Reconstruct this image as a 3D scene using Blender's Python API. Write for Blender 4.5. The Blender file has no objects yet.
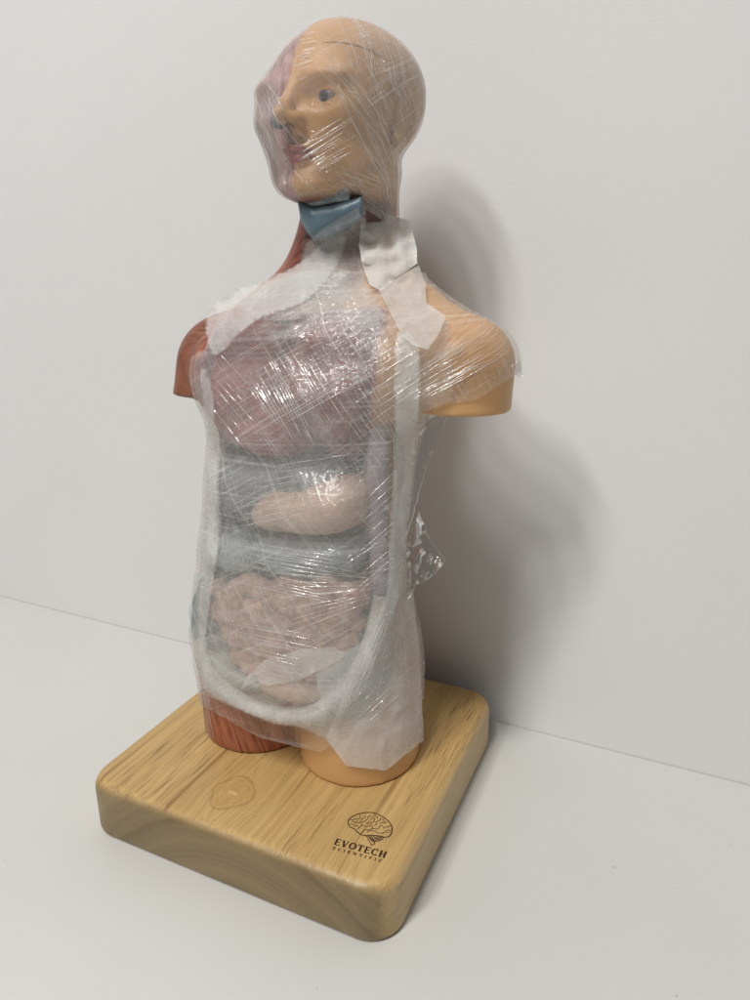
import bpy, math, random
import numpy as np
from mathutils import Vector, Matrix, noise
from mathutils.bvhtree import BVHTree
from mathutils.geometry import delaunay_2d_cdt

random.seed(7); rng = np.random.default_rng(7)
scene = bpy.context.scene
COL = scene.collection
PI = math.pi

# ------------------------------------------------------------------ camera
CAM = np.array([0.1994, -0.2336, 0.3091])
YAW, PITCH, ROLL, FPX = math.radians(-24.587), math.radians(16.670), math.radians(-0.10), 678.1
_fw = np.array([math.sin(YAW)*math.cos(PITCH), math.cos(YAW)*math.cos(PITCH), -math.sin(PITCH)])
_r = np.array([math.cos(YAW), -math.sin(YAW), 0.0]); _u = np.cross(_r, _fw)
_rr = math.cos(ROLL)*_r + math.sin(ROLL)*_u; _uu = -math.sin(ROLL)*_r + math.cos(ROLL)*_u
def ray(px, py):
    d = _fw + _rr*(px-375)/FPX - _uu*(py-500)/FPX
    return CAM, d/np.linalg.norm(d)
def at_y(px, py, Y):
    c, d = ray(px, py); return c + d*(Y-c[1])/d[1]
def at_z(px, py, Z):
    c, d = ray(px, py); return c + d*(Z-c[2])/d[2]
def m_per_px(P): return float((np.asarray(P)-CAM) @ _fw)/FPX

cam_d = bpy.data.cameras.new('camera'); cam = bpy.data.objects.new('camera', cam_d); COL.objects.link(cam)
cam_d.sensor_fit = 'VERTICAL'; cam_d.sensor_height = 36; cam_d.lens = FPX/1000*36
cam_d.clip_start = 0.01; cam_d.clip_end = 50
M = Matrix(((_rr[0], _uu[0], -_fw[0], CAM[0]), (_rr[1], _uu[1], -_fw[1], CAM[1]), (_rr[2], _uu[2], -_fw[2], CAM[2]), (0, 0, 0, 1)))
cam.matrix_world = M
scene.camera = cam

T = 0.0355          # board thickness
BOARD_D = 0.193     # board depth
WALL_Y = 0.2092
ROOT = np.array([0.0, 0.0965, 0.0])

# ------------------------------------------------------------------ object helpers
def empty(name, loc, label=None, cat=None, group=None):
    o = bpy.data.objects.new(name, None); COL.objects.link(o); o.location = loc; o.empty_display_size = .02
    if label: o['label'] = label; o['category'] = cat
    if group: o['group'] = group
    return o
def mesh_obj(name, verts, faces, mat, parent=None, origin=(0, 0, 0), smooth=True, attrs=None, label=None):
    me = bpy.data.meshes.new(name)
    v = np.asarray(verts, dtype=float) - np.asarray(origin)
    me.from_pydata(v.tolist(), [], [tuple(int(i) for i in f) for f in faces]); me.update()
    if smooth: me.polygons.foreach_set('use_smooth', [True]*len(me.polygons))
    for an, (typ, arr) in (attrs or {}).items():
        a = me.attributes.new(an, typ, 'POINT')
        if typ == 'FLOAT_COLOR':
            arr = np.concatenate([arr, np.ones((len(arr), 1))], 1); a.data.foreach_set('color', arr.astype(np.float32).ravel())
        elif typ == 'FLOAT_VECTOR': a.data.foreach_set('vector', arr.astype(np.float32).ravel())
        else: a.data.foreach_set('value', arr.astype(np.float32).ravel())
    me.materials.append(mat)
    o = bpy.data.objects.new(name, me); COL.objects.link(o)
    if parent is not None: o.parent = parent
    else: o.location = origin
    if label: o['label'] = label
    return o

# ------------------------------------------------------------------ SDF toolkit
def grid(lo, hi, h):
    ax = [np.arange(lo[i], hi[i]+h, h, dtype=np.float32) for i in range(3)]
    return np.meshgrid(*ax, indexing='ij')
def sell(X, Y, Z, c, r):
    p = [(X-c[0])/r[0], (Y-c[1])/r[1], (Z-c[2])/r[2]]
    k0 = np.sqrt(p[0]**2+p[1]**2+p[2]**2)+1e-6
    k1 = np.sqrt((p[0]/r[0])**2+(p[1]/r[1])**2+(p[2]/r[2])**2)+1e-6
    return k0*(k0-1)/k1
def scap(X, Y, Z, a, b, ra, rb):
    a = np.array(a); b = np.array(b); ba = b-a; L = float(ba@ba)+1e-12
    t = np.clip(((X-a[0])*ba[0]+(Y-a[1])*ba[1]+(Z-a[2])*ba[2])/L, 0, 1)
    d = np.sqrt((X-a[0]-t*ba[0])**2+(Y-a[1]-t*ba[1])**2+(Z-a[2]-t*ba[2])**2)
    return d-(ra+t*(rb-ra))
def smin(a, b, k):
    h = np.clip(.5+.5*(b-a)/k, 0, 1); return b+(a-b)*h-k*h*(1-h)
def smax(a, b, k): return -smin(-a, -b, k)
def sstep(a, b, x):
    t = np.clip((x-a)/(b-a), 0, 1); return t*t*(3-2*t)
def nets(D, lo, h):
    s = D < 0
    nx, ny, nz = D.shape
    cs = np.zeros((nx-1, ny-1, nz-1), dtype=np.int8)
    corners = [(i, j, k) for i in (0, 1) for j in (0, 1) for k in (0, 1)]
    for (i, j, k) in corners: cs += s[i:nx-1+i, j:ny-1+j, k:nz-1+k]
    act = (cs > 0) & (cs < 8)
    idx = -np.ones(act.shape, dtype=np.int64); cells = np.argwhere(act); idx[act] = np.arange(len(cells))
    acc = np.zeros((len(cells), 3)); cnt = np.zeros(len(cells))
    I, J, K = cells.T
    for a in corners:
        for ax in range(3):
            if a[ax] == 1: continue
            b = list(a); b[ax] = 1
            da = D[I+a[0], J+a[1], K+a[2]]; db = D[I+b[0], J+b[1], K+b[2]]
            m = (da < 0) != (db < 0)
            t = np.where(m, da/(da-db+1e-20), 0)
            p = np.tile(np.array(a, float), (len(cells), 1)); p[:, ax] += t
            acc[m] += p[m]; cnt[m] += 1
    V = (cells+acc/cnt[:, None])*h+np.array(lo)
    F = []
    for ax in range(3):
        sl0 = [slice(None)]*3; sl1 = [slice(None)]*3
        sl0[ax] = slice(0, -1); sl1[ax] = slice(1, None)
        ch = s[tuple(sl0)] != s[tuple(sl1)]
        e = np.argwhere(ch); o1, o2 = [(1, 2), (2, 0), (0, 1)][ax]
        ok = (e[:, o1] > 0) & (e[:, o2] > 0) & (e[:, o1] < D.shape[o1]-1) & (e[:, o2] < D.shape[o2]-1)
        e = e[ok]
        def g(d1, d2):
            q = e.copy(); q[:, o1] -= d1; q[:, o2] -= d2
            return idx[q[:, 0], q[:, 1], q[:, 2]]
        f = np.stack([g(1, 1), g(0, 1), g(0, 0), g(1, 0)], 1)
        neg = ~s[tuple(sl0)][ch][ok]
        f[neg] = f[neg][:, ::-1]
        F.append(f)
    F = np.concatenate(F); F = F[(F >= 0).all(1)]
    return V, F
def relax(V, F, n=2, w=.5):
    E = np.concatenate([F[:, [0, 1]], F[:, [1, 2]], F[:, [2, 3]], F[:, [3, 0]]])
    for _ in range(n):
        acc = np.zeros_like(V); c = np.zeros(len(V))
        for a, b in ((0, 1), (1, 0)):
            for q in range(3): acc[:, q] += np.bincount(E[:, a], V[E[:, b], q], len(V))
            c += np.bincount(E[:, a], minlength=len(V))
        V = V*(1-w)+w*acc/c[:, None]
    return V
def vnoise(P, sc, off=0.0):
    return np.array([noise.noise(Vector((p[0]*sc+off, p[1]*sc+off, p[2]*sc-off))) for p in P])

# ------------------------------------------------------------------ materials
class NT:
    def __init__(s, name):
        s.m = bpy.data.materials.new(name); s.m.use_nodes = True
        s.t = s.m.node_tree; s.t.nodes.clear(); s.out = s.n('ShaderNodeOutputMaterial')
    def n(s, typ, ins=None, **kw):
        nd = s.t.nodes.new(typ)
        for k, v in kw.items(): setattr(nd, k, v)
        for k, v in (ins or {}).items():
            if isinstance(v, bpy.types.NodeSocket): s.t.links.new(v, nd.inputs[k])
            else: nd.inputs[k].default_value = v
        return nd
    def math(s, op, a, b=0.0, clamp=False):
        nd = s.t.nodes.new('ShaderNodeMath'); nd.operation = op; nd.use_clamp = clamp
        for i, v in enumerate((a, b)):
            if isinstance(v, bpy.types.NodeSocket): s.t.links.new(v, nd.inputs[i])
            else: nd.inputs[i].default_value = v
        return nd.outputs[0]
    def mix(s, f, a, b, mode='MIX'):
        nd = s.t.nodes.new('ShaderNodeMix'); nd.data_type = 'RGBA'; nd.blend_type = mode
        for i, v in ((0, f), (6, a), (7, b)):
            if isinstance(v, bpy.types.NodeSocket): s.t.links.new(v, nd.inputs[i])
            else: nd.inputs[i].default_value = (*v, 1) if isinstance(v, tuple) and len(v) == 3 else v
        return nd.outputs[2]
    def ramp(s, v, a, b, lo=0.0, hi=1.0):
        return s.n('ShaderNodeMapRange', {0: v, 1: a, 2: b, 3: lo, 4: hi}).outputs[0]
    def noise(s, vec, sc, det=3.0, rough=.5):
        return s.n('ShaderNodeTexNoise', {'Vector': vec, 'Scale': sc, 'Detail': det, 'Roughness': rough}).outputs['Fac']
    def xf(s, vec, scale=(1, 1, 1), rot=(0, 0, 0), loc=(0, 0, 0)):
        return s.n('ShaderNodeMapping', {'Vector': vec, 'Location': loc, 'Rotation': rot, 'Scale': scale}).outputs[0]
    def obj(s): return s.n('ShaderNodeTexCoord').outputs['Object']
    def attr(s, name): return s.n('ShaderNodeAttribute', attribute_name=name)
    def bump(s, h, strength, dist): return s.n('ShaderNodeBump', {'Height': h, 'Strength': strength, 'Distance': dist}).outputs[0]
    def done(s, shader): s.t.links.new(shader, s.out.inputs[0]); return s.m

def mat_plain(name, col, rough=.5, spec=.4, nscale=60, namt=.12, bump=0.0):
    k = NT(name); o = k.obj(); f = k.noise(o, nscale, 4)
    c = k.mix(k.ramp(f, .3, .7), tuple(x*(1-namt) for x in col), tuple(min(1, x*(1+namt)) for x in col))
    ins = {'Base Color': c, 'Roughness': k.ramp(f, .3, .7, rough*.9, rough*1.1), 'Specular IOR Level': spec}
    if bump: ins['Normal'] = k.bump(k.noise(o, nscale*6, 3), .3, bump)
    return k.done(k.n('ShaderNodeBsdfPrincipled', ins).outputs[0])

def mat_wall():
    k = NT('painted_wall'); o = k.obj()
    f = k.noise(o, 3, 4); g = k.noise(o, 900, 3)
    c = k.mix(k.ramp(f, .35, .65), (.735, .735, .735), (.765, .765, .765))
    b = k.bump(g, .25, .0004)
    return k.done(k.n('ShaderNodeBsdfPrincipled', {'Base Color': c, 'Roughness': .62, 'Specular IOR Level': .25, 'Normal': b}).outputs[0])
def mat_table():
    k = NT('white_laminate'); o = k.obj()
    f = k.noise(o, 4, 5); g = k.noise(o, 1500, 2); sp = k.noise(o, 260, 1)
    c = k.mix(k.ramp(f, .35, .65), (.60, .60, .58), (.635, .635, .615))
    c = k.mix(k.ramp(sp, .775, .80), c, (.5, .48, .44))
    b = k.bump(g, .2, .0002)
    return k.done(k.n('ShaderNodeBsdfPrincipled', {'Base Color': c, 'Roughness': k.ramp(f, .3, .7, .38, .5), 'Specular IOR Level': .35, 'Normal': b}).outputs[0])

def mat_wood():
    k = NT('rubberwood'); o = k.obj()          # board space, metres
    sep = k.n('ShaderNodeSeparateXYZ', {0: o})
    # knot: bend the rings around a vertical axis
    kx, ky = KNOT
    dx = k.math('SUBTRACT', sep.outputs[0], kx); dy = k.math('MULTIPLY', k.math('SUBTRACT', sep.outputs[1], ky), .85)
    kd = k.math('SQRT', k.math('ADD', k.math('MULTIPLY', dx, dx), k.math('MULTIPLY', dy, dy)))
    kd = k.math('MULTIPLY', k.math('ADD', kd, k.math('MULTIPLY', k.math('SUBTRACT', k.noise(o, 110, 4), .5), .008)), .92)
    fall = k.math('POWER', 2.718, k.math('MULTIPLY', k.math('MULTIPLY', kd, kd), -1/(.016**2)))
    push = k.math('MULTIPLY', fall, k.math('MULTIPLY', k.math('SIGN', dx), .007))
    warp = k.math('MULTIPLY', k.math('SUBTRACT', k.noise(k.xf(o, (14, 5, 14)), 1.0, 2), .5), .020)
    gx = k.math('ADD', k.math('SUBTRACT', sep.outputs[0], push), warp)
    # annual rings about an axis along y below the board
    rx = k.math('SUBTRACT', gx, .012); rz = k.math('ADD', sep.outputs[2], .075)
    rad = k.math('SQRT', k.math('ADD', k.math('MULTIPLY', rx, rx), k.math('MULTIPLY', rz, rz)))
    cg = k.n('ShaderNodeCombineXYZ', {0: k.math('MULTIPLY', rad, 130.0), 1: k.math('MULTIPLY', sep.outputs[1], 2.5), 2: 0.0}).outputs[0]
    ring = k.noise(cg, 1.0, 3, .6)
    gv = k.n('ShaderNodeCombineXYZ', {0: gx, 1: sep.outputs[1], 2: sep.outputs[2]}).outputs[0]
    fine = k.noise(k.xf(gv, (680, 16, 680)), 1.0, 3, .6)
    pore = k.noise(k.xf(gv, (1050, 42, 1050)), 1.0, 2, .5)
    patch = k.noise(k.xf(gv, (40, 9, 40)), 1.0, 2)
    pores = k.math('MULTIPLY', k.ramp(pore, .57, .66), k.ramp(patch, .38, .58, .15, 1))
    line = k.noise(k.xf(gv, (170, 3.2, 90), loc=(3.1, .4, 0)), 1.0, 2, .6)
    c = k.mix(k.ramp(ring, .3, .72), (.62, .425, .185), (.465, .30, .115))
    c = k.mix(k.ramp(fine, .38, .72, 0, .55), c, (.32, .175, .052))
    c = k.mix(k.ramp(line, .60, .68, 0, .6), c, (.20, .10, .03))
    c = k.mix(k.math('MULTIPLY', pores, .6), c, (.10, .045, .014))
    # knot core
    kr = k.noise(k.n('ShaderNodeCombineXYZ', {0: k.math('MULTIPLY', kd, 900.0), 1: 0.0, 2: 0.0}).outputs[0], 1.0, 2)
    kc = k.mix(k.ramp(kr, .35, .6), (.36, .21, .066), (.52, .34, .125))
    c = k.mix(k.math('MULTIPLY', k.ramp(kd, .0118, .0095), k.ramp(k.noise(o, 300, 2), .3, .6, .25, .8)), c, kc)
    c = k.mix(k.math('MULTIPLY', k.ramp(k.math('ABSOLUTE', k.math('SUBTRACT', kd, .0108)), .0012, .0002), .4), c, (.26, .13, .04))
    core = k.n('ShaderNodeCombineXYZ', {0: k.math('MULTIPLY', dx, 1.0), 1: k.math('MULTIPLY', dy, 3.0), 2: 0.0}).outputs[0]
    cl = k.n('ShaderNodeVectorMath', {0: core}, operation='LENGTH').outputs['Value']
    c = k.mix(k.ramp(k.math('ADD', cl, k.math('MULTIPLY', k.noise(o, 500, 2), .003)), .0055, .004), c, (.62, .42, .19))
    # end grain (faces turned to -y / +y) is darker and greyer, with growth arcs
    nrm = k.n('ShaderNodeSeparateXYZ', {0: k.n('ShaderNodeNewGeometry').outputs['Normal']})
    end = k.ramp(k.math('ABSOLUTE', nrm.outputs[1]), .45, .9)
    er = k.noise(k.n('ShaderNodeCombineXYZ', {0: k.math('MULTIPLY', rad, 75.0), 1: 0.0, 2: 0.0}).outputs[0], 1.0, 3, .6)
    ep = k.noise(k.xf(o, (900, 300, 1200)), 1.0, 3, .7)
    ec = k.mix(k.ramp(er, .35, .7), (.30, .22, .115), (.16, .108, .05))
    ec = k.mix(k.ramp(ep, .4, .75, 0, .5), ec, (.15, .09, .035))
    c = k.mix(end, c, ec)
    side = k.ramp(k.math('ABSOLUTE', nrm.outputs[0]), .6, .95)
    c = k.mix(k.math('MULTIPLY', side, .45), c, (.56, .43, .24))
    b = k.bump(k.math('SUBTRACT', k.math('MULTIPLY', fine, .4), pores), .35, .00025)
    return k.done(k.n('ShaderNodeBsdfPrincipled', {'Base Color': c, 'Roughness': k.ramp(fine, .3, .7, .33, .5), 'Specular IOR Level': .45, 'Normal': b}).outputs[0])

def mat_body():
    k = NT('painted_resin'); o = k.obj(); a = k.attr('paint').outputs['Color']; fib = k.attr('fibre').outputs['Fac']
    fl = k.noise(k.xf(k.attr('fdir').outputs['Vector'], (1, 1, 1)), 1.0, 3, .6)
    c = k.mix(k.math('MULTIPLY', fib, k.ramp(fl, .48, .64, 0, .95)), a, k.mix(1.0, a, (.42, .32, .32), 'MULTIPLY'))
    c = k.mix(k.math('MULTIPLY', fib, k.ramp(fl, .42, .33, 0, .35)), c, k.mix(1.0, c, (1.5, 1.7, 1.7), 'MULTIPLY'))
    m = k.noise(o, 25, 4); c = k.mix(k.ramp(m, .3, .7, 0, .18), c, k.mix(1.0, c, (.8, .74, .68), 'MULTIPLY'))
    b = k.bump(k.math('MULTIPLY', fl, fib), .5, .0012)
    b2 = k.n('ShaderNodeBump', {'Height': k.noise(o, 700, 2), 'Strength': .12, 'Distance': .0003, 'Normal': b}).outputs[0]
    return k.done(k.n('ShaderNodeBsdfPrincipled', {'Base Color': c, 'Roughness': .42, 'Specular IOR Level': .45, 'Normal': b2,
                      'Subsurface Weight': .12, 'Subsurface Radius': (.004, .002, .001), 'Subsurface Scale': 1.0}).outputs[0])
def mat_organ(name, col, dark, nscale=140, rough=.5):
    k = NT(name); o = k.obj()
    f = k.noise(o, nscale, 5, .65); g = k.noise(o, nscale*.25, 3)
    c = k.mix(k.ramp(f, .35, .68), col, dark); c = k.mix(k.ramp(g, .35, .7, 0, .5), c, dark)
    return k.done(k.n('ShaderNodeBsdfPrincipled', {'Base Color': c, 'Roughness': rough, 'Normal': k.bump(f, .5, .0012)}).outputs[0])

def mat_foam(name, dens):
    """thin non-woven packing sheet: a translucent white web of fibres"""
    k = NT(name); o = k.obj()
    cl = k.noise(o, 45, 3, .5); fb = k.noise(o, 1100, 3, .7); fb2 = k.noise(k.xf(o, (260, 260, 900), rot=(.3, .5, .2)), 1.0, 3, .6)
    def ridge(vec, sc, wd):
        q = k.noise(vec, sc, 2, .5); return k.ramp(k.math('ABSOLUTE', k.math('SUBTRACT', q, .5)), wd, 0.0)
    cre = k.math('MAXIMUM', ridge(k.xf(o, (1, 1, .45), rot=(.2, .6, .3)), 62, .014), k.math('MULTIPLY', ridge(k.xf(o, (1, 1, .35), rot=(-.5, -.7, .1)), 105, .018), .7))
    cre = k.math('MULTIPLY', cre, k.ramp(k.noise(o, 30, 2), .42, .6, .1, 1))
    al = k.math('ADD', dens, k.math('MULTIPLY', k.math('SUBTRACT', cl, .5), .22))
    al = k.math('ADD', al, k.math('MULTIPLY', k.math('SUBTRACT', fb, .5), .20))
    al = k.math('ADD', al, k.math('MULTIPLY', k.math('SUBTRACT', fb2, .5), .25))
    fold = k.attr('fold').outputs['Fac']
    al = k.math('ADD', al, k.math('ADD', k.math('MULTIPLY', fold, .2), k.math('MULTIPLY', cre, .28)), True)
    al = k.math('MULTIPLY', al, k.attr('fade').outputs['Fac'])
    nrm = k.n('ShaderNodeBump', {'Height': k.math('ADD', k.math('ADD', k.noise(k.xf(o, (90, 90, 45)), 1.0, 4, .6), k.math('MULTIPLY', fb, .06)), k.math('MULTIPLY', cre, .35)), 'Strength': .6, 'Distance': .0014}).outputs[0]
    d = k.n('ShaderNodeBsdfDiffuse', {'Color': (.93, .93, .92, 1), 'Normal': nrm}).outputs[0]
    t = k.n('ShaderNodeBsdfTranslucent', {'Color': (.93, .92, .91, 1), 'Normal': nrm}).outputs[0]
    s = k.n('ShaderNodeMixShader', {0: .35, 1: d, 2: t}).outputs[0]
    tr = k.n('ShaderNodeBsdfTransparent', {'Color': (1, 1, 1, 1)}).outputs[0]
    return k.done(k.n('ShaderNodeMixShader', {0: al, 1: tr, 2: s}).outputs[0])

def mat_film(name, layers, base=.03, haze=.05, gloss=.10, crumple=.0015, cr_scale=60, ridge=.0013):
    """stretch film; layers = (angle, across, along, lo, hi, strength) in the film's own flat coordinates"""
    k = NT(name); uv = k.attr('flat').outputs['Vector']; den = k.attr('wrap').outputs['Fac']
    tot = None; hgt = None
    for i, (ang, ac, alg, lo, hi, st) in enumerate(layers):
        v = k.n('ShaderNodeVectorRotate', {'Vector': uv, 'Angle': math.radians(-ang)}, rotation_type='Z_AXIS').outputs[0]
        wv = k.noise(v, 16, 2)
        v2 = k.n('ShaderNodeVectorMath', {0: v, 1: k.n('ShaderNodeCombineXYZ', {0: 0.0, 1: k.math('MULTIPLY', wv, .004), 2: i*1.7}).outputs[0]}, operation='ADD').outputs[0]
        f = k.noise(k.xf(v2, (alg, ac, 1), loc=(i*3.3, i*5.1, 0)), 1.0, 2, .55)
        f2 = k.noise(k.xf(v2, (alg*2.2, ac*2.3, 1), loc=(i*7.3, i*2.1, 0)), 1.0, 1, .5)
        msk = k.ramp(k.noise(k.xf(uv, (1, 1, 1), loc=(i*.37, i*.19, i)), 22, 2), .38, .62, .15, 1)
        line = k.math('MULTIPLY', k.math('ADD', k.ramp(f, lo, hi), k.ramp(f2, lo+.02, hi+.03, 0, .6)), k.math('MULTIPLY', msk, st))
        hh = k.math('MULTIPLY', f, k.math('MULTIPLY', msk, st))
        tot = line if tot is None else k.math('ADD', tot, line)
        hgt = hh if hgt is None else k.math('ADD', hgt, hh)
    tot = k.math('MULTIPLY', tot, den)
    cr = k.noise(k.xf(uv, (1, 1, 1)), cr_scale, 4, .6)
    b1 = k.n('ShaderNodeBump', {'Height': cr, 'Strength': .6, 'Distance': crumple}).outputs[0]
    nb = k.n('ShaderNodeBump', {'Height': hgt, 'Strength': .9, 'Distance': ridge, 'Normal': b1}).outputs[0]
    lw = k.n('ShaderNodeLayerWeight', {'Blend': .35, 'Normal': nb}).outputs['Fresnel']
    al = k.math('ADD', k.math('ADD', base, k.math('MULTIPLY', lw, haze)), k.math('MULTIPLY', tot, .5), True)
    al = k.math('ADD', al, k.math('MULTIPLY', k.ramp(den, 1.0, 2.4), .14), True)
    dif = k.n('ShaderNodeBsdfDiffuse', {'Color': (.9, .89, .88, 1), 'Normal': nb}).outputs[0]
    trl = k.n('ShaderNodeBsdfTranslucent', {'Color': (.9, .89, .88, 1)}).outputs[0]
    veil = k.n('ShaderNodeMixShader', {0: .35, 1: dif, 2: trl}).outputs[0]
    tr = k.n('ShaderNodeBsdfTransparent', {'Color': (1, 1, 1, 1)}).outputs[0]
    a = k.n('ShaderNodeMixShader', {0: al, 1: tr, 2: veil}).outputs[0]
    gl = k.n('ShaderNodeBsdfGlossy', {'Color': (1, 1, 1, 1), 'Roughness': .08, 'Normal': nb}).outputs[0]
    gf = k.math('ADD', gloss*.5, k.math('MULTIPLY', lw, gloss*1.6), True)
    return k.done(k.n('ShaderNodeMixShader', {0: gf, 1: a, 2: gl}).outputs[0])
def mat_crease_and_glint():
    k = NT('film_crease_and_glint')
    d = k.n('ShaderNodeBsdfDiffuse', {'Color': (.92, .91, .9, 1)}).outputs[0]
    g = k.n('ShaderNodeBsdfGlossy', {'Color': (1, 1, 1, 1), 'Roughness': .12}).outputs[0]
    a = k.n('ShaderNodeMixShader', {0: .5, 1: d, 2: g}).outputs[0]
    tr = k.n('ShaderNodeBsdfTransparent', {'Color': (1, 1, 1, 1)}).outputs[0]
    f = k.ramp(k.noise(k.obj(), 160, 3), .35, .65, .05, .6)
    return k.done(k.n('ShaderNodeMixShader', {0: f, 1: tr, 2: a}).outputs[0])

# ------------------------------------------------------------------ setting
def sheet(name, c, mat):
    o = mesh_obj(name, c, [(0, 1, 2, 3)], mat, None, (0, 0, 0), False); o['kind'] = 'structure'; return o
sheet('tabletop', [(-6, -.9, 0), (6, -.9, 0), (6, WALL_Y, 0), (-6, WALL_Y, 0)], mat_table())
sheet('wall', [(-6, WALL_Y+.0005, -1), (6, WALL_Y+.0005, -1), (6, WALL_Y+.0005, 2.4), (-6, WALL_Y+.0005, 2.4)], mat_wall())

# ------------------------------------------------------------------ the model
model = empty('anatomical_torso', ROOT, 'half skin, half red muscle human torso model standing on a square wooden base', 'anatomy model')
KP = at_z(233, 793, T); KNOT = (float(KP[0]-ROOT[0]), float(KP[1]-ROOT[1]))

# --- wooden base: rounded slab
def slab(hx, hy, h, R, e, seg=14, es=7):
    prof = []
    for i in range(es+1):
        t = PI/2*i/es; prof.append((e*.6*(1-math.sin(t)), e*.6*(1-math.cos(t))))
    prof = prof[::-1]                                    # bottom: inset -> 0
    prof = [(e*.6*(1-math.sin(PI/2*i/es)), e*.6*(1-math.cos(PI/2*i/es))) for i in range(es+1)]
    top = [(e*(1-math.cos(PI/2*i/es)), h-e*(1-math.sin(PI/2*i/es))) for i in range(es+1)]
    V, F = [], []
    rows = prof+top; n = 4*(seg+1)
    for ins, z in rows:
        r = max(R-ins, .001)
        for q, (sx, sy) in enumerate(((1, 1), (-1, 1), (-1, -1), (1, -1))):
            for i in range(seg+1):
                a = PI/2*q+PI/2*i/seg
                V.append((sx*(hx-R)+r*math.cos(a), sy*(hy-R)+r*math.sin(a), z))
    for j in range(len(rows)-1):
        for i in range(n): F.append((j*n+i, j*n+(i+1) % n, (j+1)*n+(i+1) % n, (j+1)*n+i))
    F.append(tuple(range(n))[::-1]); F.append(tuple((len(rows)-1)*n+i for i in range(n)))
    return V, F
WOOD = mat_wood()
sv, sf = slab(.1, BOARD_D/2, T, .019, .0068)
base = mesh_obj('wooden_base', sv, sf, WOOD, model, (0, 0, 0), label='thick square wooden board with rounded corners, a knot and a burnt-in brain emblem')
INK = mat_plain('burnt_ink', (.035, .018, .012), .6, .2)

# strokes -> flat ribbons lying 0.1 mm above the board
def ribbon(pts, w):
    V, F = [], []; P = [np.array(p, float) for p in pts]
    for i, p in enumerate(P):
        d = P[min(i+1, len(P)-1)]-P[max(i-1, 0)]; d = d/(np.linalg.norm(d)+1e-9); nn = np.array([-d[1], d[0]])
        ww = w[i] if isinstance(w, (list, tuple)) else w
        V += [p+nn*ww/2, p-nn*ww/2]
    for i in range(len(P)-1): F.append((2*i, 2*i+1, 2*i+3, 2*i+2))
    return V, F
def smooth2(pts, n=6):
    P = [np.array(p, float) for p in pts]; out = []
    for i in range(len(P)-1):
        p0, p1, p2, p3 = P[max(i-1, 0)], P[i], P[i+1], P[min(i+2, len(P)-1)]
        for q in range(n):
            t = q/n; out.append(.5*((2*p1)+(-p0+p2)*t+(2*p0-5*p1+4*p2-p3)*t*t+(-p0+3*p1-3*p2+p3)*t**3))
    return out+[P[-1]]
LO = at_z(333.8, 844.6, T); LX = at_z(384.8, 858.4, T); LU = at_z(335.6, 838.2, T)
ex = (LX-LO)[:2]; TW = float(np.linalg.norm(ex)); ex /= TW; ey = np.array([-ex[1], ex[0]]); TH = float((LU-LO)[:2] @ ey)
def put(name, strokes, zoff=.00012, parent=None):
    V, F = [], []
    for k_, (pts, w) in enumerate(strokes):
        v, f = ribbon(pts, w); n0 = len(V)
        for p in v:
            q = LO[:2]+ex*p[0]+ey*p[1]; V.append((q[0]-ROOT[0], q[1]-ROOT[1], T+zoff+.000004*(k_ % 17)))
        F += [tuple(i+n0 for i in ff) for ff in f]
    return mesh_obj(name, V, F, INK, parent, (0, 0, 0), False)
def arc(cx, cy, rx, ry, a0, a1, n=22):
    return [(cx+rx*math.cos(math.radians(a0+(a1-a0)*i/n)), cy+ry*math.sin(math.radians(a0+(a1-a0)*i/n))) for i in range(n+1)]
def glyph(ch, th, tn):
    s = .09
    def ser(x, y, w=.2): return ([(x-w/2, y), (x+w/2, y)], s)
    E_ = [([(.12, 0), (.12, 1)], th), ([(0, s/2), (.62, s/2)], tn), ([(0, 1-s/2), (.6, 1-s/2)], tn), ([(.12, .52), (.45, .52)], tn), ([(.6, 0), (.6, .25)], tn), ([(.57, 1), (.57, .77)], tn), ([(.45, .42), (.45, .62)], tn)]
    if ch == 'E': return E_, .64
    if ch == 'F': return [E_[0], E_[2], E_[3], E_[5], E_[6], ser(.12, s/2, .3)], .62
    if ch == 'V': return [([(.06, 1), (.36, 0)], th), ([(.36, 0), (.64, 1)], tn), ser(.06, 1-s/2, .26), ser(.64, 1-s/2, .24)], .72
    if ch == 'O': return [(arc(.4, .5, .34, .46, 0, 360, 30), [tn+(th-tn)*abs(math.cos(2*PI*i/30)) for i in range(31)])], .8
    if ch == 'T': return [([(.34, 0), (.34, 1)], th), ([(0, 1-s/2), (.68, 1-s/2)], tn), ([(.03, 1), (.03, .76)], tn), ([(.65, 1), (.65, .76)], tn), ser(.34, s/2, .3)], .68
    if ch == 'C': return [(arc(.4, .5, .34, .46, 50, 310, 26), [tn+(th-tn)*abs(math.cos(math.radians(50+10*i))) for i in range(27)]), ([(.63, .98), (.63, .72)], tn), ([(.63, .02), (.63, .24)], tn)], .72
    if ch == 'H': return [([(.14, 0), (.14, 1)], th), ([(.64, 0), (.64, 1)], th), ([(.14, .5), (.64, .5)], tn)]+[ser(x, y, .28) for x in (.14, .64) for y in (s/2, 1-s/2)], .8
    if ch == 'I': return [([(.14, 0), (.14, 1)], th), ser(.14, s/2, .3), ser(.14, 1-s/2, .3)], .3
    if ch == 'N': return [([(.12, 0), (.12, 1)], tn), ([(.12, 1), (.66, 0)], th), ([(.66, 0), (.66, 1)], tn), ser(.12, s/2, .28), ser(.1, 1-s/2, .24), ser(.66, 1-s/2, .28)], .8
    if ch == 'S': return [(smooth2([(.5, .78), (.4, .94), (.24, .96), (.1, .82), (.12, .64), (.3, .52), (.5, .4), (.54, .2), (.4, .04), (.2, .04), (.06, .2)], 4), th*.85), ([(.52, .96), (.52, .74)], tn), ([(.06, .04), (.06, .26)], tn)], .6
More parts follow.
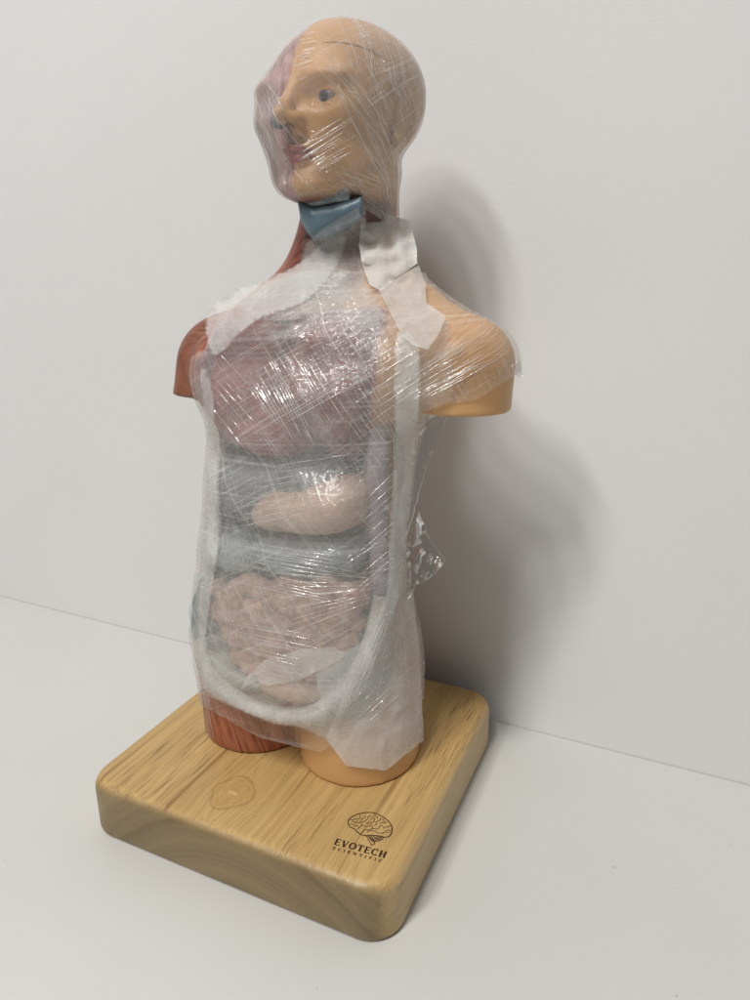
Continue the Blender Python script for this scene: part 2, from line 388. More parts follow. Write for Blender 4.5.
def text(name, s, x0, y0, width, hgt, th, tn, gap):
    adv = [glyph(c, th, tn) for c in s]; tot = sum(a[1] for a in adv)+gap*(len(s)-1); sc = width/tot; st = []; x = 0
    for g, w in adv:
        for pts, ww in g:
            st.append(([(x0+(x+p[0])*sc, y0+p[1]*hgt) for p in pts], [q*hgt*.9 for q in ww] if isinstance(ww, list) else ww*hgt*.9))
        x += w+gap
    return put(name, st, .00012, base)
text('lettering', 'EVOTECH', 0, 0, TW, TH, .26, .11, .2)
text('lettering', 'SCIENTIFIC', TH*.1, -TH*.72, TW*.955, TH*.42, .3, .16, .75)
# brain emblem in text-line coordinates
def lc(px, py):
    q = (at_z(px, py, T)-LO)[:2]; return (float(q @ ex), float(q @ ey))
def zp(pts): return [lc(320+x/8.333, 800+y/8.333) for x, y in pts]       # points read off the printed emblem
W0 = TH*.085
br = []
out = [(237, 200), (235, 178), (250, 155), (285, 132), (330, 115), (385, 107), (440, 107), (490, 124), (535, 150), (572, 180), (595, 215), (600, 250), (592, 285), (575, 305), (545, 312), (500, 302), (460, 298), (420, 295), (385, 298), (345, 290), (312, 268), (290, 245), (262, 232), (242, 220), (237, 200)]
br.append((smooth2(zp(out)), W0*1.5))
for g in ([(310, 245), (335, 225), (352, 212), (385, 222), (415, 215), (425, 195), (450, 180), (455, 160), (440, 148)],
          [(350, 215), (345, 195), (365, 180), (390, 165), (400, 145), (425, 130)], [(255, 165), (280, 168), (300, 155), (320, 160), (335, 145), (330, 125)],
          [(285, 200), (300, 185), (320, 195), (340, 180), (350, 160), (372, 150), (378, 130)], [(250, 205), (275, 205), (290, 220), (310, 215), (320, 225)],
          [(392, 270), (420, 258), (455, 262), (480, 275), (520, 278), (548, 268), (570, 275)], [(360, 258), (385, 248), (410, 252), (440, 240), (470, 245), (490, 235), (500, 220), (525, 215)],
          [(450, 215), (470, 205), (465, 190), (485, 175), (505, 165), (500, 145)], [(500, 200), (520, 190), (545, 195), (555, 180)], [(525, 240), (540, 225), (565, 230), (575, 215), (590, 222)],
          [(455, 130), (480, 145), (475, 160)], [(520, 160), (535, 175), (530, 190)], [(345, 275), (365, 265)], [(550, 255), (575, 255), (585, 268)], [(430, 215), (438, 228), (428, 240)], [(265, 185), (285, 182)], [(300, 170), (312, 178)], [(410, 185), (395, 195), (380, 190)]):
    br.append((smooth2(zp(g)), W0*.9))
for g in ([(400, 300), (420, 325), (455, 345), (495, 342), (520, 325), (528, 308)], [(412, 304), (432, 326), (462, 336), (500, 326), (515, 308)], [(425, 303), (450, 323), (488, 320), (502, 305)], [(440, 302), (462, 314), (488, 306)],
          [(385, 300), (400, 325), (415, 350), (425, 375), (450, 370), (455, 355), (435, 345), (420, 325)]):
    br.append((smooth2(zp(g)), W0*1.15))
put('emblem', br, .00022, base)

# --- body
LHS, LXS = [0, .03, .07, .11, .14, .175, .205, .24, .27, .345], [.001, -.001, -.0045, -.0048, -.0028, .0025, .0082, .0125, .0155, .0200]
def lean_x(H): return np.interp(H, LHS, LXS)
def lean(H): return lean_x(H), .097+.012*H/.27
HS = [-.01, .02, .045, .08, .105, .135, .175, .205, .235, .262, .29]
AS = [.069, .069, .0695, .068, .0640, .0555, .0540, .0580, .062, .058, .045]
BS = [.038, .039, .041, .042, .042, .041, .043, .045, .044, .038, .028]
h = .0014
lo = (-.135, .03, T-.006); hi = (.155, .175, T+.345)
X, Y, Z = grid(lo, hi, h); H = Z-T
LXx, LYy = lean_x(H).astype(np.float32), .097+.012*H/.27
x = X-LXx; y = Y-LYy
A = np.interp(H, HS, AS).astype(np.float32); B = np.interp(H, HS, BS).astype(np.float32)
n_ = 2.35
kk = (np.abs(x/A)**n_+np.abs(y/B)**n_)**(1/n_)
d = (kk-1)*np.minimum(A, B)*.9
d = smax(d, .042-H, .02); d = smax(d, H-.282, .02)
for sx in (-1, 1):
    th = np.sqrt(((x-sx*.0368)/1.0)**2+((y+.001)/1.02)**2)-(.0372+.01*np.clip(H, 0, .08)*.5)
    th = smax(th, H-.085, .02); d = smin(d, th, .010)
    d = smin(d, sell(x, y, H, (sx*.033, .012, .055), (.031, .025, .04)), .015)
    # trapezius, deltoid, arm stump
    ox = .0020 if sx > 0 else .0125
    d = smin(d, scap(x, y, H, (sx*.012, .012, .286), (sx*(.072-ox), .006, .247), .017, .0185), .009)
    arm = smin(scap(x, y, H, (sx*(.050-ox), .002, .247), (sx*(.0775-ox), .000, .238), .024, .0260), scap(x, y, H, (sx*(.0845-ox), .0, .236), (sx*(.0885-ox), -.001, .190), .0246, .0262), .010)
    arm = smax(arm, .2170-H, .0006)
    d = smin(d, arm, .007)
    d = smin(d, sell(x, y, H, (sx*.034, -.026, .235), (.034, .022, .03)), .012)
d = smin(d, scap(x, y, H, (0, .008, .27), (0, .012, .345), .026, .0215), .018)
d = smax(d, -H, .0012)
# open front of the trunk
wi = A-.0125
cav = np.maximum(np.maximum(np.abs(x)-wi, y-.012), np.maximum(.052+.35*np.clip(np.abs(x)-.0, 0, 1)**1.0*0+ (x/.055)**2*.022-H, H-.262))
d = smax(d, -cav, .004)
BV, BF = nets(d, lo, h); BV = relax(BV, BF, 3, .5)
# wavy muscle relief on the dissected side
bx = BV[:, 0]-lean_x(BV[:, 2]-T); by = BV[:, 1]-(.097+.012*(BV[:, 2]-T)/.27); bh = BV[:, 2]-T
SK = np.array([.60, .345, .15]); MU = np.array([.37, .125, .066]); MD = np.array([.22, .055, .034]); PAL = np.array([.62, .56, .52]); RIM = np.array([.52, .50, .50]); NECK = np.array([.20, .11, .09])
side = sstep(-.0015, .0005, bx)
paint = MU[None]*(1-side[:, None])+SK[None]*side[:, None]
nz = vnoise(BV, 45)
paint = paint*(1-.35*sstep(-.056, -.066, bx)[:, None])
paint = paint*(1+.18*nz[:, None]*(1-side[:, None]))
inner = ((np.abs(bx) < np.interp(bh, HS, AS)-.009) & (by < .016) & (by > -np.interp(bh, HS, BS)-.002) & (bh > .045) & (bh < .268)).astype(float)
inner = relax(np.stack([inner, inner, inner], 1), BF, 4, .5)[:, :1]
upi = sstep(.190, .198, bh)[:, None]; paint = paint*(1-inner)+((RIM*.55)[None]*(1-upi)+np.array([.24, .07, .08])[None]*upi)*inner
rimband = sstep(.0165, .011, np.interp(bh, HS, AS)-np.abs(bx))*0
fr = ((by < -.02) & (bh > .03) & (bh < .075) & (bh > .030+.020*(bx/.055)**2)).astype(float)
fr = relax(np.stack([fr]*3, 1), BF, 5, .5)[:, :1]
paint = paint*(1-fr)+np.array([.50, .52, .46])[None]*fr
nk = (sstep(.262, .276, bh)*sstep(.006, -.008, by)*sstep(.03, .02, np.abs(bx)))[:, None]
nkc = np.where(bx[:, None] < -.012, MD[None], NECK[None])
paint = paint*(1-nk)+nkc*nk
deep = (sstep(-.004, .002, bx)*sstep(.006, .003, bx-.0)*0)
white = (sstep(.2155, .2135, bh)*(bx < -.05))[:, None]
paint = paint*(1-white*.3)+PAL[None]*white*.3
fib = np.clip((1-side)*(1-inner[:, 0])*(1-fr[:, 0]*.7)+nk[:, 0]*.6, 0, 1)
ang = np.arctan2(by, bx+.036)
fd = np.stack([ang*14+bh*35, bh*16, np.zeros_like(bh)], 1)
up = bh > .2
fd[up] = np.stack([by[up]*620+bx[up]*200, bx[up]*30+bh[up]*45, np.zeros(up.sum())], 1)
thb = (bh < .19)
fd[thb] = np.stack([np.arctan2(by[thb], bx[thb]+.036)*17+bh[thb]*120, bh[thb]*26, np.zeros(thb.sum())], 1)
BODY = mat_body()
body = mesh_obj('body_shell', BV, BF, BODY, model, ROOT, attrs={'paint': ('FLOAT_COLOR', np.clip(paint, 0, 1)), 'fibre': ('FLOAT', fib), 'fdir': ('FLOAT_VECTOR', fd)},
                label='painted trunk with skin on one side and bare red muscle on the other')

# --- organs (placed by where they show through the wrapping)
def organ(name, mat, blobs, k=.006, h=.0012, label=None, rough=0.0, parent=model):
    """blobs: (px, py, rx_px, rz_px, Y, ry) ellipsoids"""
    E = []
    for (px, py, rx, rz, Yc, ry) in blobs:
        c = at_y(px, py, Yc); s = m_per_px(c); E.append((c, (rx*s*1.08, ry, rz*s)))
    l = np.min([c-np.array(r) for c, r in E], 0)-.008; u = np.max([c+np.array(r) for c, r in E], 0)+.008
    X, Y, Z = grid(l, u, h); d = None
    for c, r in E:
        e = sell(X, Y, Z, c, r); d = e if d is None else smin(d, e, k)
    if rough: d = d+rough*np.sin(X*420+1.3*np.sin(Z*300))*np.sin(Z*390+Y*200)
    V, F = nets(d, l, h); V = relax(V, F, 2, .5)
    return mesh_obj(name, V, F, mat, parent, ROOT, label=label), V, F
ORG = []
LUNG = mat_organ('lung_paint', (.42, .105, .11), (.20, .04, .048))
ORG.append(organ('lung', LUNG, [(262, 395, 50, 58, .086, .030), (262, 340, 38, 38, .086, .026), (246, 350, 24, 30, .090, .022), (285, 428, 44, 30, .081, .028)], .0035, label='right lung, dull mauve'))
ORG.append(organ('lung', mat_organ('lung_paint_deep', (.31, .05, .066), (.13, .02, .028)), [(350, 400, 37, 58, .082, .028), (348, 344, 34, 36, .086, .024), (366, 350, 20, 36, .088, .022)], .0035, label='left lung, dull mauve'))
ORG.append(organ('heart', mat_organ('heart_paint', (.33, .11, .105), (.20, .06, .065)), [(314, 402, 24, 34, .070, .019), (306, 365, 16, 22, .074, .015)], .008))
ORG.append(organ('great_vessel', mat_organ('vessel_paint', (.40, .20, .20), (.25, .12, .13)), [(318, 336, 11, 26, .082, .011), (302, 326, 9, 22, .084, .010)], .006))
ORG.append(organ('liver', mat_organ('liver_paint', (.14, .16, .165), (.075, .085, .09)), [(265, 485, 46, 34, .080, .025), (318, 478, 46, 28, .078, .024)], .012))
ORG.append(organ('stomach', mat_organ('stomach_paint', (.64, .46, .35), (.46, .30, .21)), [(336, 503, 32, 27, .067, .019), (304, 508, 40, 25, .065, .018), (276, 512, 22, 17, .068, .015), (352, 490, 16, 14, .072, .014)], .009))
GREY = mat_organ('colon_paint', (.27, .315, .32), (.17, .20, .205))
ORG.append(organ('colon', GREY, [(246, 550, 30, 22, .076, .021), (300, 552, 42, 22, .070, .021), (346, 548, 24, 24, .074, .021), (214, 615, 11, 48, .084, .020), (364, 635, 14, 42, .080, .020)], .006, rough=.0006))
# small intestine: looped tubes
def tube_sdf(X, Y, Z, P, r, d=None, k=.0015):
    for a, b in zip(P[:-1], P[1:]):
        e = scap(X, Y, Z, a, b, r, r); d = e if d is None else smin(d, e, k)
    return d
l = np.array([-.07, .035, T+.045]); u = np.array([.07, .085, T+.165]); Xg, Yg, Zg = grid(l, u, .0013); d = None
for row in range(6):
    y_ = 588+row*15.5; P = []
    xl, xr = (219+row*row*1.3, 362-row*row*1.3)
    for q in range(15):
        tt = q/14; px = xl+(xr-xl)*tt
        P.append(at_y(px, y_+6*math.sin(q*1.55+row*1.9), .0665-.008*math.sin(PI*tt)+.0035*math.sin(q*2.3+row)))
    d = tube_sdf(Xg, Yg, Zg, P, .0062, d)
c = at_y(292, 622, .083); d = smin(d, sell(Xg, Yg, Zg, c, (.040, .018, .03)), .002)
iv, iff = nets(d, l, .0013); iv = relax(iv, iff, 1, .5)
o = mesh_obj('small_intestine', iv, iff, mat_organ('intestine_paint', (.66, .42, .31), (.33, .18, .12), 190), model, ROOT); ORG.append((o, iv, iff))
ORG.append(organ('bladder', mat_organ('bladder_paint', (.58, .38, .25), (.44, .27, .17)), [(292, 684, 36, 15, .058, .012)], .005))

def rim_tube(name, pts, r, mat, label=None):
    P = [at_y(*p) for p in pts]; P = [np.array(q) for q in smooth3(P)]
    l = np.min(P, 0)-.012; u = np.max(P, 0)+.012; X, Y, Z = grid(l, u, .0012)
    V, F = nets(tube_sdf(X, Y, Z, P, r, None, .002), l, .0012); V = relax(V, F, 2, .5)
    return mesh_obj(name, V, F, mat, model, ROOT, label=label), V, F
def smooth3(P, n=4):
    out = []
    for i in range(len(P)-1):
        p0, p1, p2, p3 = P[max(i-1, 0)], P[i], P[i+1], P[min(i+2, len(P)-1)]
        for q in range(n):
            t = q/n; out.append(.5*((2*p1)+(-p0+p2)*t+(2*p0-5*p1+4*p2-p3)*t*t+(-p0+3*p1-3*p2+p3)*t**3))
    return out+[P[-1]]
ORG.append(rim_tube('pelvic_rim', [(203, 632, .076), (209, 660, .068), (224, 685, .060), (248, 704, .055), (280, 714, .053), (312, 711, .054), (340, 694, .057), (361, 664, .062), (374, 628, .068), (381, 590, .074)], .0040,
    mat_plain('rim_paint', (.60, .58, .54), .45, .4, 120, .3), 'pale cut edge of the body wall curving under the belly'))
ORG.append(rim_tube('flank_rim', [(380, 330, .080), (381, 380, .077), (379, 430, .075), (377, 480, .074), (378, 530, .074), (381, 590, .074)], .0052,
    mat_plain('flank_paint', (.36, .29, .32), .45, .4, 120, .3), 'greyish mauve cut edge of the body wall beside the organs'))
# larynx and its cartilage
LYR = mat_plain('blue_cartilage', (.098, .158, .195), .4, .45, 60, .25, .0006)
def shield(name, top, bot, Yc, relief, mat, nu=28, nv=18, label=None):
    """folded cartilage plate: top / bottom edge polylines (px), ridge pushed forward"""
    V, F = [], []
    tx = [p[0] for p in top]; ux = np.linspace(0, 1, len(top))
    for lay in (0, 1):
        for b in range(nv+1):
            v_ = b/nv
            for a in range(nu+1):
                u_ = a/nu
                p = np.array([np.interp(u_, ux, [q[0] for q in top]), np.interp(u_, ux, [q[1] for q in top])])*(1-v_)+np.array([np.interp(u_, ux, [q[0] for q in bot]), np.interp(u_, ux, [q[1] for q in bot])])*v_
                dep = relief(u_, v_); edge = min(min(u_, 1-u_)*5, min(v_, 1-v_)*4, 1); edge = math.sqrt(max(edge, 0))
                V.append(at_y(p[0], p[1], Yc+dep+(0.006 if lay else -.0015*edge)))
    n_ = (nu+1)*(nv+1)
    for lay in (0, 1):
        for b in range(nv):
            for a in range(nu):
                q = (b*(nu+1)+a, (b+1)*(nu+1)+a, (b+1)*(nu+1)+a+1, b*(nu+1)+a+1); q = tuple(i+lay*n_ for i in q); F.append(q if lay == 0 else q[::-1])
    ring = [a for a in range(nu+1)]+[b*(nu+1)+nu for b in range(1, nv+1)]+[nv*(nu+1)+a for a in range(nu-1, -1, -1)]+[b*(nu+1) for b in range(nv-1, 0, -1)]
    for a, b in zip(ring, ring[1:]+ring[:1]): F.append((a, b, b+n_, a+n_))
    o = mesh_obj(name, V, F, mat, model, ROOT, label=label); return o, np.array(V), F
ORG.append(shield('larynx', [(297, 198), (305, 202), (314, 207), (332, 205), (350, 200), (362, 196)], [(301, 222), (307, 232), (314, 241), (328, 239), (346, 229), (362, 218)], .0825,
    lambda u, v: .0090*math.sqrt((u-.30)**2+.0012)*1.15+.0040*v*v-.0015*math.sin(PI*v)+.0012*math.sin(u*9)*(1-v), LYR))
ORG.append(shield('hyoid_membrane', [(298, 189), (325, 190), (350, 187)], [(298, 200), (314, 208), (350, 200)], .0835, lambda u, v: .008*abs(u-.4), mat_plain('membrane', (.22, .26, .27), .4, .4, 300, .45)))
# --- head
HB = np.array([.0217, .1165, T+.3618]); HSC = np.array([1.055, 1.06, .98]); HYAW = math.radians(-8)
def h2w(P):
    P = np.asarray(P, float)*HSC; c, s = math.cos(HYAW), math.sin(HYAW)
    return np.stack([P[..., 0]*c-P[..., 1]*s, P[..., 0]*s+P[..., 1]*c, P[..., 2]], -1)+HB
hh = .0008; l = (-.046, -.06, -.062); u = (.046, .056, .05)
X, Y, Z = grid(l, u, hh)
ax = np.abs(X)
d = sell(X, Y, Z, (0, .004, .0105), (.0355, .0425, .0335))
d = smin(d, sell(X, Y, Z, (0, -.0145, -.011), (.0275, .026, .031)), .012)
d = smin(d, sell(ax, Y, Z, (.0195, -.010, -.0275), (.0120, .019, .0145)), .010)
d = smin(d, sell(X, Y, Z, (0, -.0305, -.0360), (.0165, .0110, .0088)), .008)
d = smin(d, sell(ax, Y, Z, (.0130, -.0345, .0085), (.0120, .0052, .0042)), .008)
d = smin(d, sell(ax, Y, Z, (.0215, -.0265, -.0055), (.008, .009, .007)), .008)
d = smax(d, -sell(X, Y, Z, (.0150, -.0430, .0012), (.0095, .0100, .0054)), .0045)
d = smin(d, sell(X, Y, Z, (-.0155, -.0215, -.002), (.0150, .0150, .022)), .010)
nose = smin(scap(X, Y, Z, (0, -.0385, .0065), (0, -.0490, -.0085), .0026, .0042), sell(ax, Y, Z, (.0042, -.0435, -.0098), (.0036, .0048, .0032)), .003)
d = smin(d, nose, .004)
d = smax(d, -sell(ax, Y, Z, (.0030, -.0455, -.0128), (.0014, .0022, .0018)), .001)
d = smin(d, sell(X, Y, Z, (0, -.0398, -.0212), (.0090, .0042, .0021)), .0025)
d = smin(d, sell(X, Y, Z, (0, -.0388, -.0258), (.0076, .0044, .0024)), .0025)
d = smax(d, -sell(X, Y, Z, (0, -.0440, -.0236), (.0085, .0030, .0005)), .0008)
d = smin(d, sell(X, Y, Z, (.0158, -.0305, .0008), (.0082, .0070, .0056)), .002)
d = smax(d, -sell(X, Y, Z, (.0158, -.0380, .0004), (.0056, .0062, .0020)), .0008)
d = smin(d, scap(X, Y, Z, (0, .010, -.03), (0, .008, -.075), .0215, .022), .012)
step = sstep(.0004, -.0006, X); d = d+step*.0016*sstep(-.062, -.03, -np.abs(Z))
HV, HF = nets(d, l, hh); HV = relax(HV, HF, 2, .4)
skin = sstep(-.0006, .0004, HV[:, 0])
hp = SK[None]*skin[:, None]
nz = vnoise(HV, 70); nz2 = vnoise(HV, 160, 4)
dis = np.array([.46, .25, .24])[None]*(1+.35*nz[:, None])+np.array([.1, .09, .09])[None]*np.clip(nz2, 0, 1)[:, None]*2
hp = hp+dis*(1-skin[:, None])
lip = (np.clip(1-((HV[:, 0]/.0098)**2+((HV[:, 2]+.0236)/.0046)**2), 0, 1) > 0.05)*(HV[:, 1] < -.036)
lip = relax(np.stack([lip.astype(float)]*3, 1), HF, 1, .5)[:, :1]
hp = hp*(1-lip)+np.array([.38, .115, .085])[None]*lip
pit = sstep(.003, .0, np.sqrt(((np.abs(HV[:, 0])-.003)/1)**2+(HV[:, 1]+.045)**2+(HV[:, 2]+.0128)**2)-.0012)[:, None]
hp = hp*(1-.7*pit)
neckm = (sstep(-.039, -.045, HV[:, 2])*sstep(.016, .002, HV[:, 1]))[:, None]
hp = hp*(1-neckm)+np.array([.16, .085, .08])[None]*neckm
fibh = np.clip(1-skin, 0, 1)*.8
fdh = np.stack([HV[:, 0]*300+HV[:, 1]*120, HV[:, 2]*70, HV[:, 1]*0], 1)
WV = h2w(HV)
head = mesh_obj('head', WV, HF, BODY, model, ROOT, attrs={'paint': ('FLOAT_COLOR', np.clip(hp, 0, 1)), 'fibre': ('FLOAT', fibh), 'fdir': ('FLOAT_VECTOR', fdh)},
                label='bald head, one half skin coloured and the other dissected and pink')
def ball(c, r, n=24, m=16):
    V = [(c[0]+r[0]*math.sin(PI*j/m)*math.cos(2*PI*i/n), c[1]+r[1]*math.sin(PI*j/m)*math.sin(2*PI*i/n), c[2]+r[2]*math.cos(PI*j/m)) for j in range(m+1) for i in range(n)]
    F = [(j*n+i, (j+1)*n+i, (j+1)*n+(i+1) % n, j*n+(i+1) % n) for j in range(m) for i in range(n)]
    return V, F
EYEW = mat_plain('eye_white', (.30, .24, .20), .4, .3); IRIS = mat_plain('iris_blue', (.06, .065, .10), .4, .3, 400, .4); PUP = mat_plain('pupil_black', (.01, .01, .012), .4, .3)
for sx in (1,):
    v, f = ball((sx*.0158, -.0307, .0006), (.0063, .0063, .0056)); e = mesh_obj('eye', h2w(v), f, EYEW, head, ROOT)
    v, f = ball((sx*.0154, -.0358, .0004), (.0029, .0015, .0028)); mesh_obj('iris', h2w(v), f, IRIS, head, ROOT)
    v, f = ball((sx*.0153, -.0370, .0004), (.0013, .0006, .0013)); mesh_obj('pupil', h2w(v), f, PUP, head, ROOT)
# ear (skin side) : curled rim and lobe
l2 = (.022, -.014, -.022); u2 = (.048, .028, .022); X, Y, Z = grid(l2, u2, .0008)
dd = None
rim = [(.0322+.0012*math.sin(i/13*PI), .002+.0078*math.cos(a)*(1 if math.cos(a) > 0 else .75), -.003+.0110*math.sin(a)) for i in range(14) for a in (math.radians(205-i*20.5),)]
for a_, b_ in zip(rim[:-1], rim[1:]):
    e = scap(X, Y, Z, a_, b_, .0016, .0016); dd = e if dd is None else smin(dd, e, .0015)
dd = smin(dd, sell(X, Y, Z, (.0312, .002, -.003), (.0022, .0075, .010)), .002); dd = smin(dd, sell(X, Y, Z, (.0318, -.0025, -.0140), (.0026, .0032, .0038)), .002)
ev, ef = nets(dd, l2, .0008)
mesh_obj('ear', h2w(ev), ef, mat_plain('ear_skin', tuple(SK), .42, .45), head, ROOT)
v, f = ball((-.0030, -.0455, -.0100), (.0032, .0046, .0034)); mesh_obj('nasal_cartilage', h2w(v), f, LYR, head, ROOT)
headbvh = BVHTree.FromPolygons([tuple(p) for p in WV], [tuple(int(i) for i in q) for q in HF])
# fine seam of the lift-off skull cap
def tube(P, r, n=6):
    V, F = [], []; P = [np.asarray(p, float) for p in P]
    for i, p in enumerate(P):
        t = P[min(i+1, len(P)-1)]-P[max(i-1, 0)]; t = t/(np.linalg.norm(t)+1e-12)
        a = np.cross(t, (0, 0, 1.0)); a = a/(np.linalg.norm(a)+1e-9) if np.linalg.norm(a) > 1e-4 else np.array([1.0, 0, 0]); b = np.cross(t, a)
        rr = r[i] if isinstance(r, (list, tuple)) else r
        for k_ in range(n): V.append(p+rr*(a*math.cos(2*PI*k_/n)+b*math.sin(2*PI*k_/n)))
    for i in range(len(P)-1):
        for k_ in range(n): F.append((i*n+k_, i*n+(k_+1) % n, (i+1)*n+(k_+1) % n, (i+1)*n+k_))
    return V, F
SP = []
for i in range(33):
    w = i/32; hit = headbvh.ray_cast(Vector(CAM), Vector(ray(322+66*w, 43-3*math.sin(PI*w*.8)+20*w*w)[1]))
    if hit[0] is not None: SP.append(np.array(hit[0]))
v, f = tube(SP, [.0004*math.sin(PI*min(max(i/len(SP), .04), .96))**.5 for i in range(len(SP))]); mesh_obj('skull_cap_seam', v, f, mat_plain('seam_dark', (.33, .17, .08), .6, .2), head, ROOT)

# ------------------------------------------------------------------ wrapping surfaces
def bvh_of(items):
    V, F = [], []
    for v, f in items:
        n0 = len(V); V += [tuple(p) for p in np.asarray(v)]; F += [tuple(int(i)+n0 for i in q) for q in f]
    return BVHTree.FromPolygons(V, F)
torso_bvh = bvh_of([(BV, BF)]+[(a[1], a[2]) for a in ORG[:-1]])
def hull2(P):
    P = sorted(map(tuple, P)); lo_, up_ = [], []
    for p in P:
        while len(lo_) > 1 and (lo_[-1][0]-lo_[-2][0])*(p[1]-lo_[-2][1])-(lo_[-1][1]-lo_[-2][1])*(p[0]-lo_[-2][0]) <= 0: lo_.pop()
        lo_.append(p)
    for p in reversed(P):
        while len(up_) > 1 and (up_[-1][0]-up_[-2][0])*(p[1]-up_[-2][1])-(up_[-1][1]-up_[-2][1])*(p[0]-up_[-2][0]) <= 0: up_.pop()
        up_.append(p)
    return np.array(lo_[:-1]+up_[:-1])
def wrap_radii(bvh, heights, axis, NT_, clip=None, far=.3):
    """tensioned outline of what lies inside, slice by slice"""
    ths = np.linspace(PI/2, PI/2+2*PI, NT_, endpoint=False); R = np.zeros((len(heights), NT_))
    for j, z in enumerate(heights):
        c = axis(z); pts = []
        for t in ths:
            dx, dy = math.cos(t), math.sin(t)
            hit = bvh.ray_cast(Vector((c[0]+far*dx, c[1]+far*dy, z)), Vector((-dx, -dy, 0)), far)
            if hit[0] is not None:
                q = np.array(hit[0][:2])-c
                if clip is not None: q = clip(q, z)
                pts.append(q)
        if len(pts) < 8:
            R[j] = R[j-1] if j else .02; continue
        Hh = hull2(pts); Hn = np.roll(Hh, -1, 0)
        for i, t in enumerate(ths):
            dx, dy = math.cos(t), math.sin(t); e = Hn-Hh
            den = dx*e[:, 1]-dy*e[:, 0]; den = np.where(np.abs(den) < 1e-12, 1e-12, den)
            s = (Hh[:, 0]*e[:, 1]-Hh[:, 1]*e[:, 0])/den; q = (Hh[:, 0]*dy-Hh[:, 1]*dx)/den
            ok = (s > 0) & (q >= -1e-6) & (q <= 1+1e-6)
            R[j, i] = s[ok].max() if ok.any() else .02
    return ths, R
def axis_t(z):
    return np.array(lean(z-T))
def clip_t(q, z):
    H_ = z-T
    lim = -.0565
    if q[0] < lim: q = np.array([lim, q[1]*.75])
    if H_ < .222 and q[0] > .073: q = np.array([.073, q[1]*.75])
    return q
NTH = 220
ZT = T+np.linspace(.004, .286, 170)
ths, RT = wrap_radii(torso_bvh, ZT, axis_t, NTH, clip_t)
def vsm(R, n):
    for _ in range(n):
        Rp = np.pad(R, ((1, 1), (0, 0)), 'edge'); R = .25*Rp[:-2]+.5*Rp[1:-1]+.25*Rp[2:]
    return R
lowm = ZT-T < .212
for i in range(NTH):
    zz, rr_ = ZT[lowm], RT[lowm, i]
    hl = hull2([(z, r) for z, r in zip(zz, rr_)]+[(zz[0], -1), (zz[-1], -1)]); up_ = hl[hl[:, 1] > -.5]; up_ = up_[np.argsort(up_[:, 0])]
    wv = .5 if math.cos(ths[i]+PI/2-math.radians(25)) > -.2 else .05
    RT[lowm, i] = (1-wv)*rr_+wv*np.interp(zz, up_[:, 0], up_[:, 1])
RT = vsm(RT, 8)
def surf(R, Zs, axis, ths):
    V = np.zeros((R.shape[0], R.shape[1]+1, 3)); t = np.append(ths, ths[0]+2*PI)
    for j, z in enumerate(Zs):
        c = axis(z); r = np.append(R[j], R[j, 0])
        V[j, :, 0] = c[0]+r*np.cos(t); V[j, :, 1] = c[1]+r*np.sin(t); V[j, :, 2] = z
    return V, t
def quads(m, n): return [(j*n+i, j*n+i+1, (j+1)*n+i+1, (j+1)*n+i) for j in range(m-1) for i in range(n-1)]
def flat_of(V):
    """unrolled coordinates in metres"""
    m, n = V.shape[:2]; s = np.zeros((m, n))
    s[:, 1:] = np.cumsum(np.linalg.norm(np.diff(V, axis=1), axis=2), 1)
    mid = s[:, n//2:n//2+1]; s = s-mid
    s = vsm(s, 4)
    return np.stack([s, V[..., 2]-T, np.zeros((m, n))], -1)
TV, tt = surf(RT+.0034, ZT, axis_t, ths)
fl = flat_of(TV)
flatv = TV.reshape(-1, 3)
wr = np.array([noise.noise(Vector((p[0]*55, p[1]*55, p[2]*40)))*.0007+noise.noise(Vector((p[0]*160, p[1]*160, p[2]*120)))*.00035 for p in flatv])
ctr = np.stack([axis_t(z) for z in flatv[:, 2]]); rad = flatv[:, :2]-ctr; rad /= np.linalg.norm(rad, axis=1)[:, None]
film_v = flatv.copy(); film_v[:, :2] += rad*wr[:, None]
TF = quads(len(ZT), NTH+1)
film_bvh = BVHTree.FromPolygons([tuple(p) for p in flatv], TF)
def cast(px, py, bvhs):
    c, d_ = ray(px, py); best = None
    for kb, b in enumerate(bvhs):
        hit = b.ray_cast(Vector(c), Vector(d_))
        if hit[0] is not None and (best is None or hit[3] < best[0]): best = (hit[3], np.array(hit[0]), np.array(hit[1]), kb)
    return best
def project(P):
    q = np.asarray(P)-CAM; z = q @ _fw
    return 375+FPX*(q @ _rr)/z, 500-FPX*(q @ _uu)/z

def clip_mesh(V, attrs, F, f):
    """cut a mesh cleanly along the zero line of a per-vertex field"""
    V = [np.asarray(v) for v in V]; AT = [[np.asarray(q) for q in a] for a in attrs]; cache = {}; out = []
    def cut(a, b):
        k_ = (min(a, b), max(a, b))
        if k_ not in cache:
            t = f[a]/(f[a]-f[b]); V.append(V[a]+(V[b]-V[a])*t)
            for q in AT: q.append(q[a]+(q[b]-q[a])*t)
            cache[k_] = len(V)-1
        return cache[k_]
    for q in F:
        v = [f[i] > 0 for i in q]
        if all(v): out.append(tuple(q)); continue
        if not any(v): continue
        poly = []
        for a, b in zip(q, tuple(q[1:])+tuple(q[:1])):
            if f[a] > 0: poly.append(a)
            if (f[a] > 0) != (f[b] > 0): poly.append(cut(a, b))
        if len(set(poly)) >= 3: out.append(tuple(poly))
    used = sorted({i for q in out for i in q}); mp = {g: i for i, g in enumerate(used)}
    return np.array([V[i] for i in used]), [np.array([q[i] for i in used]) for q in AT], [tuple(mp[i] for i in q) for q in out]

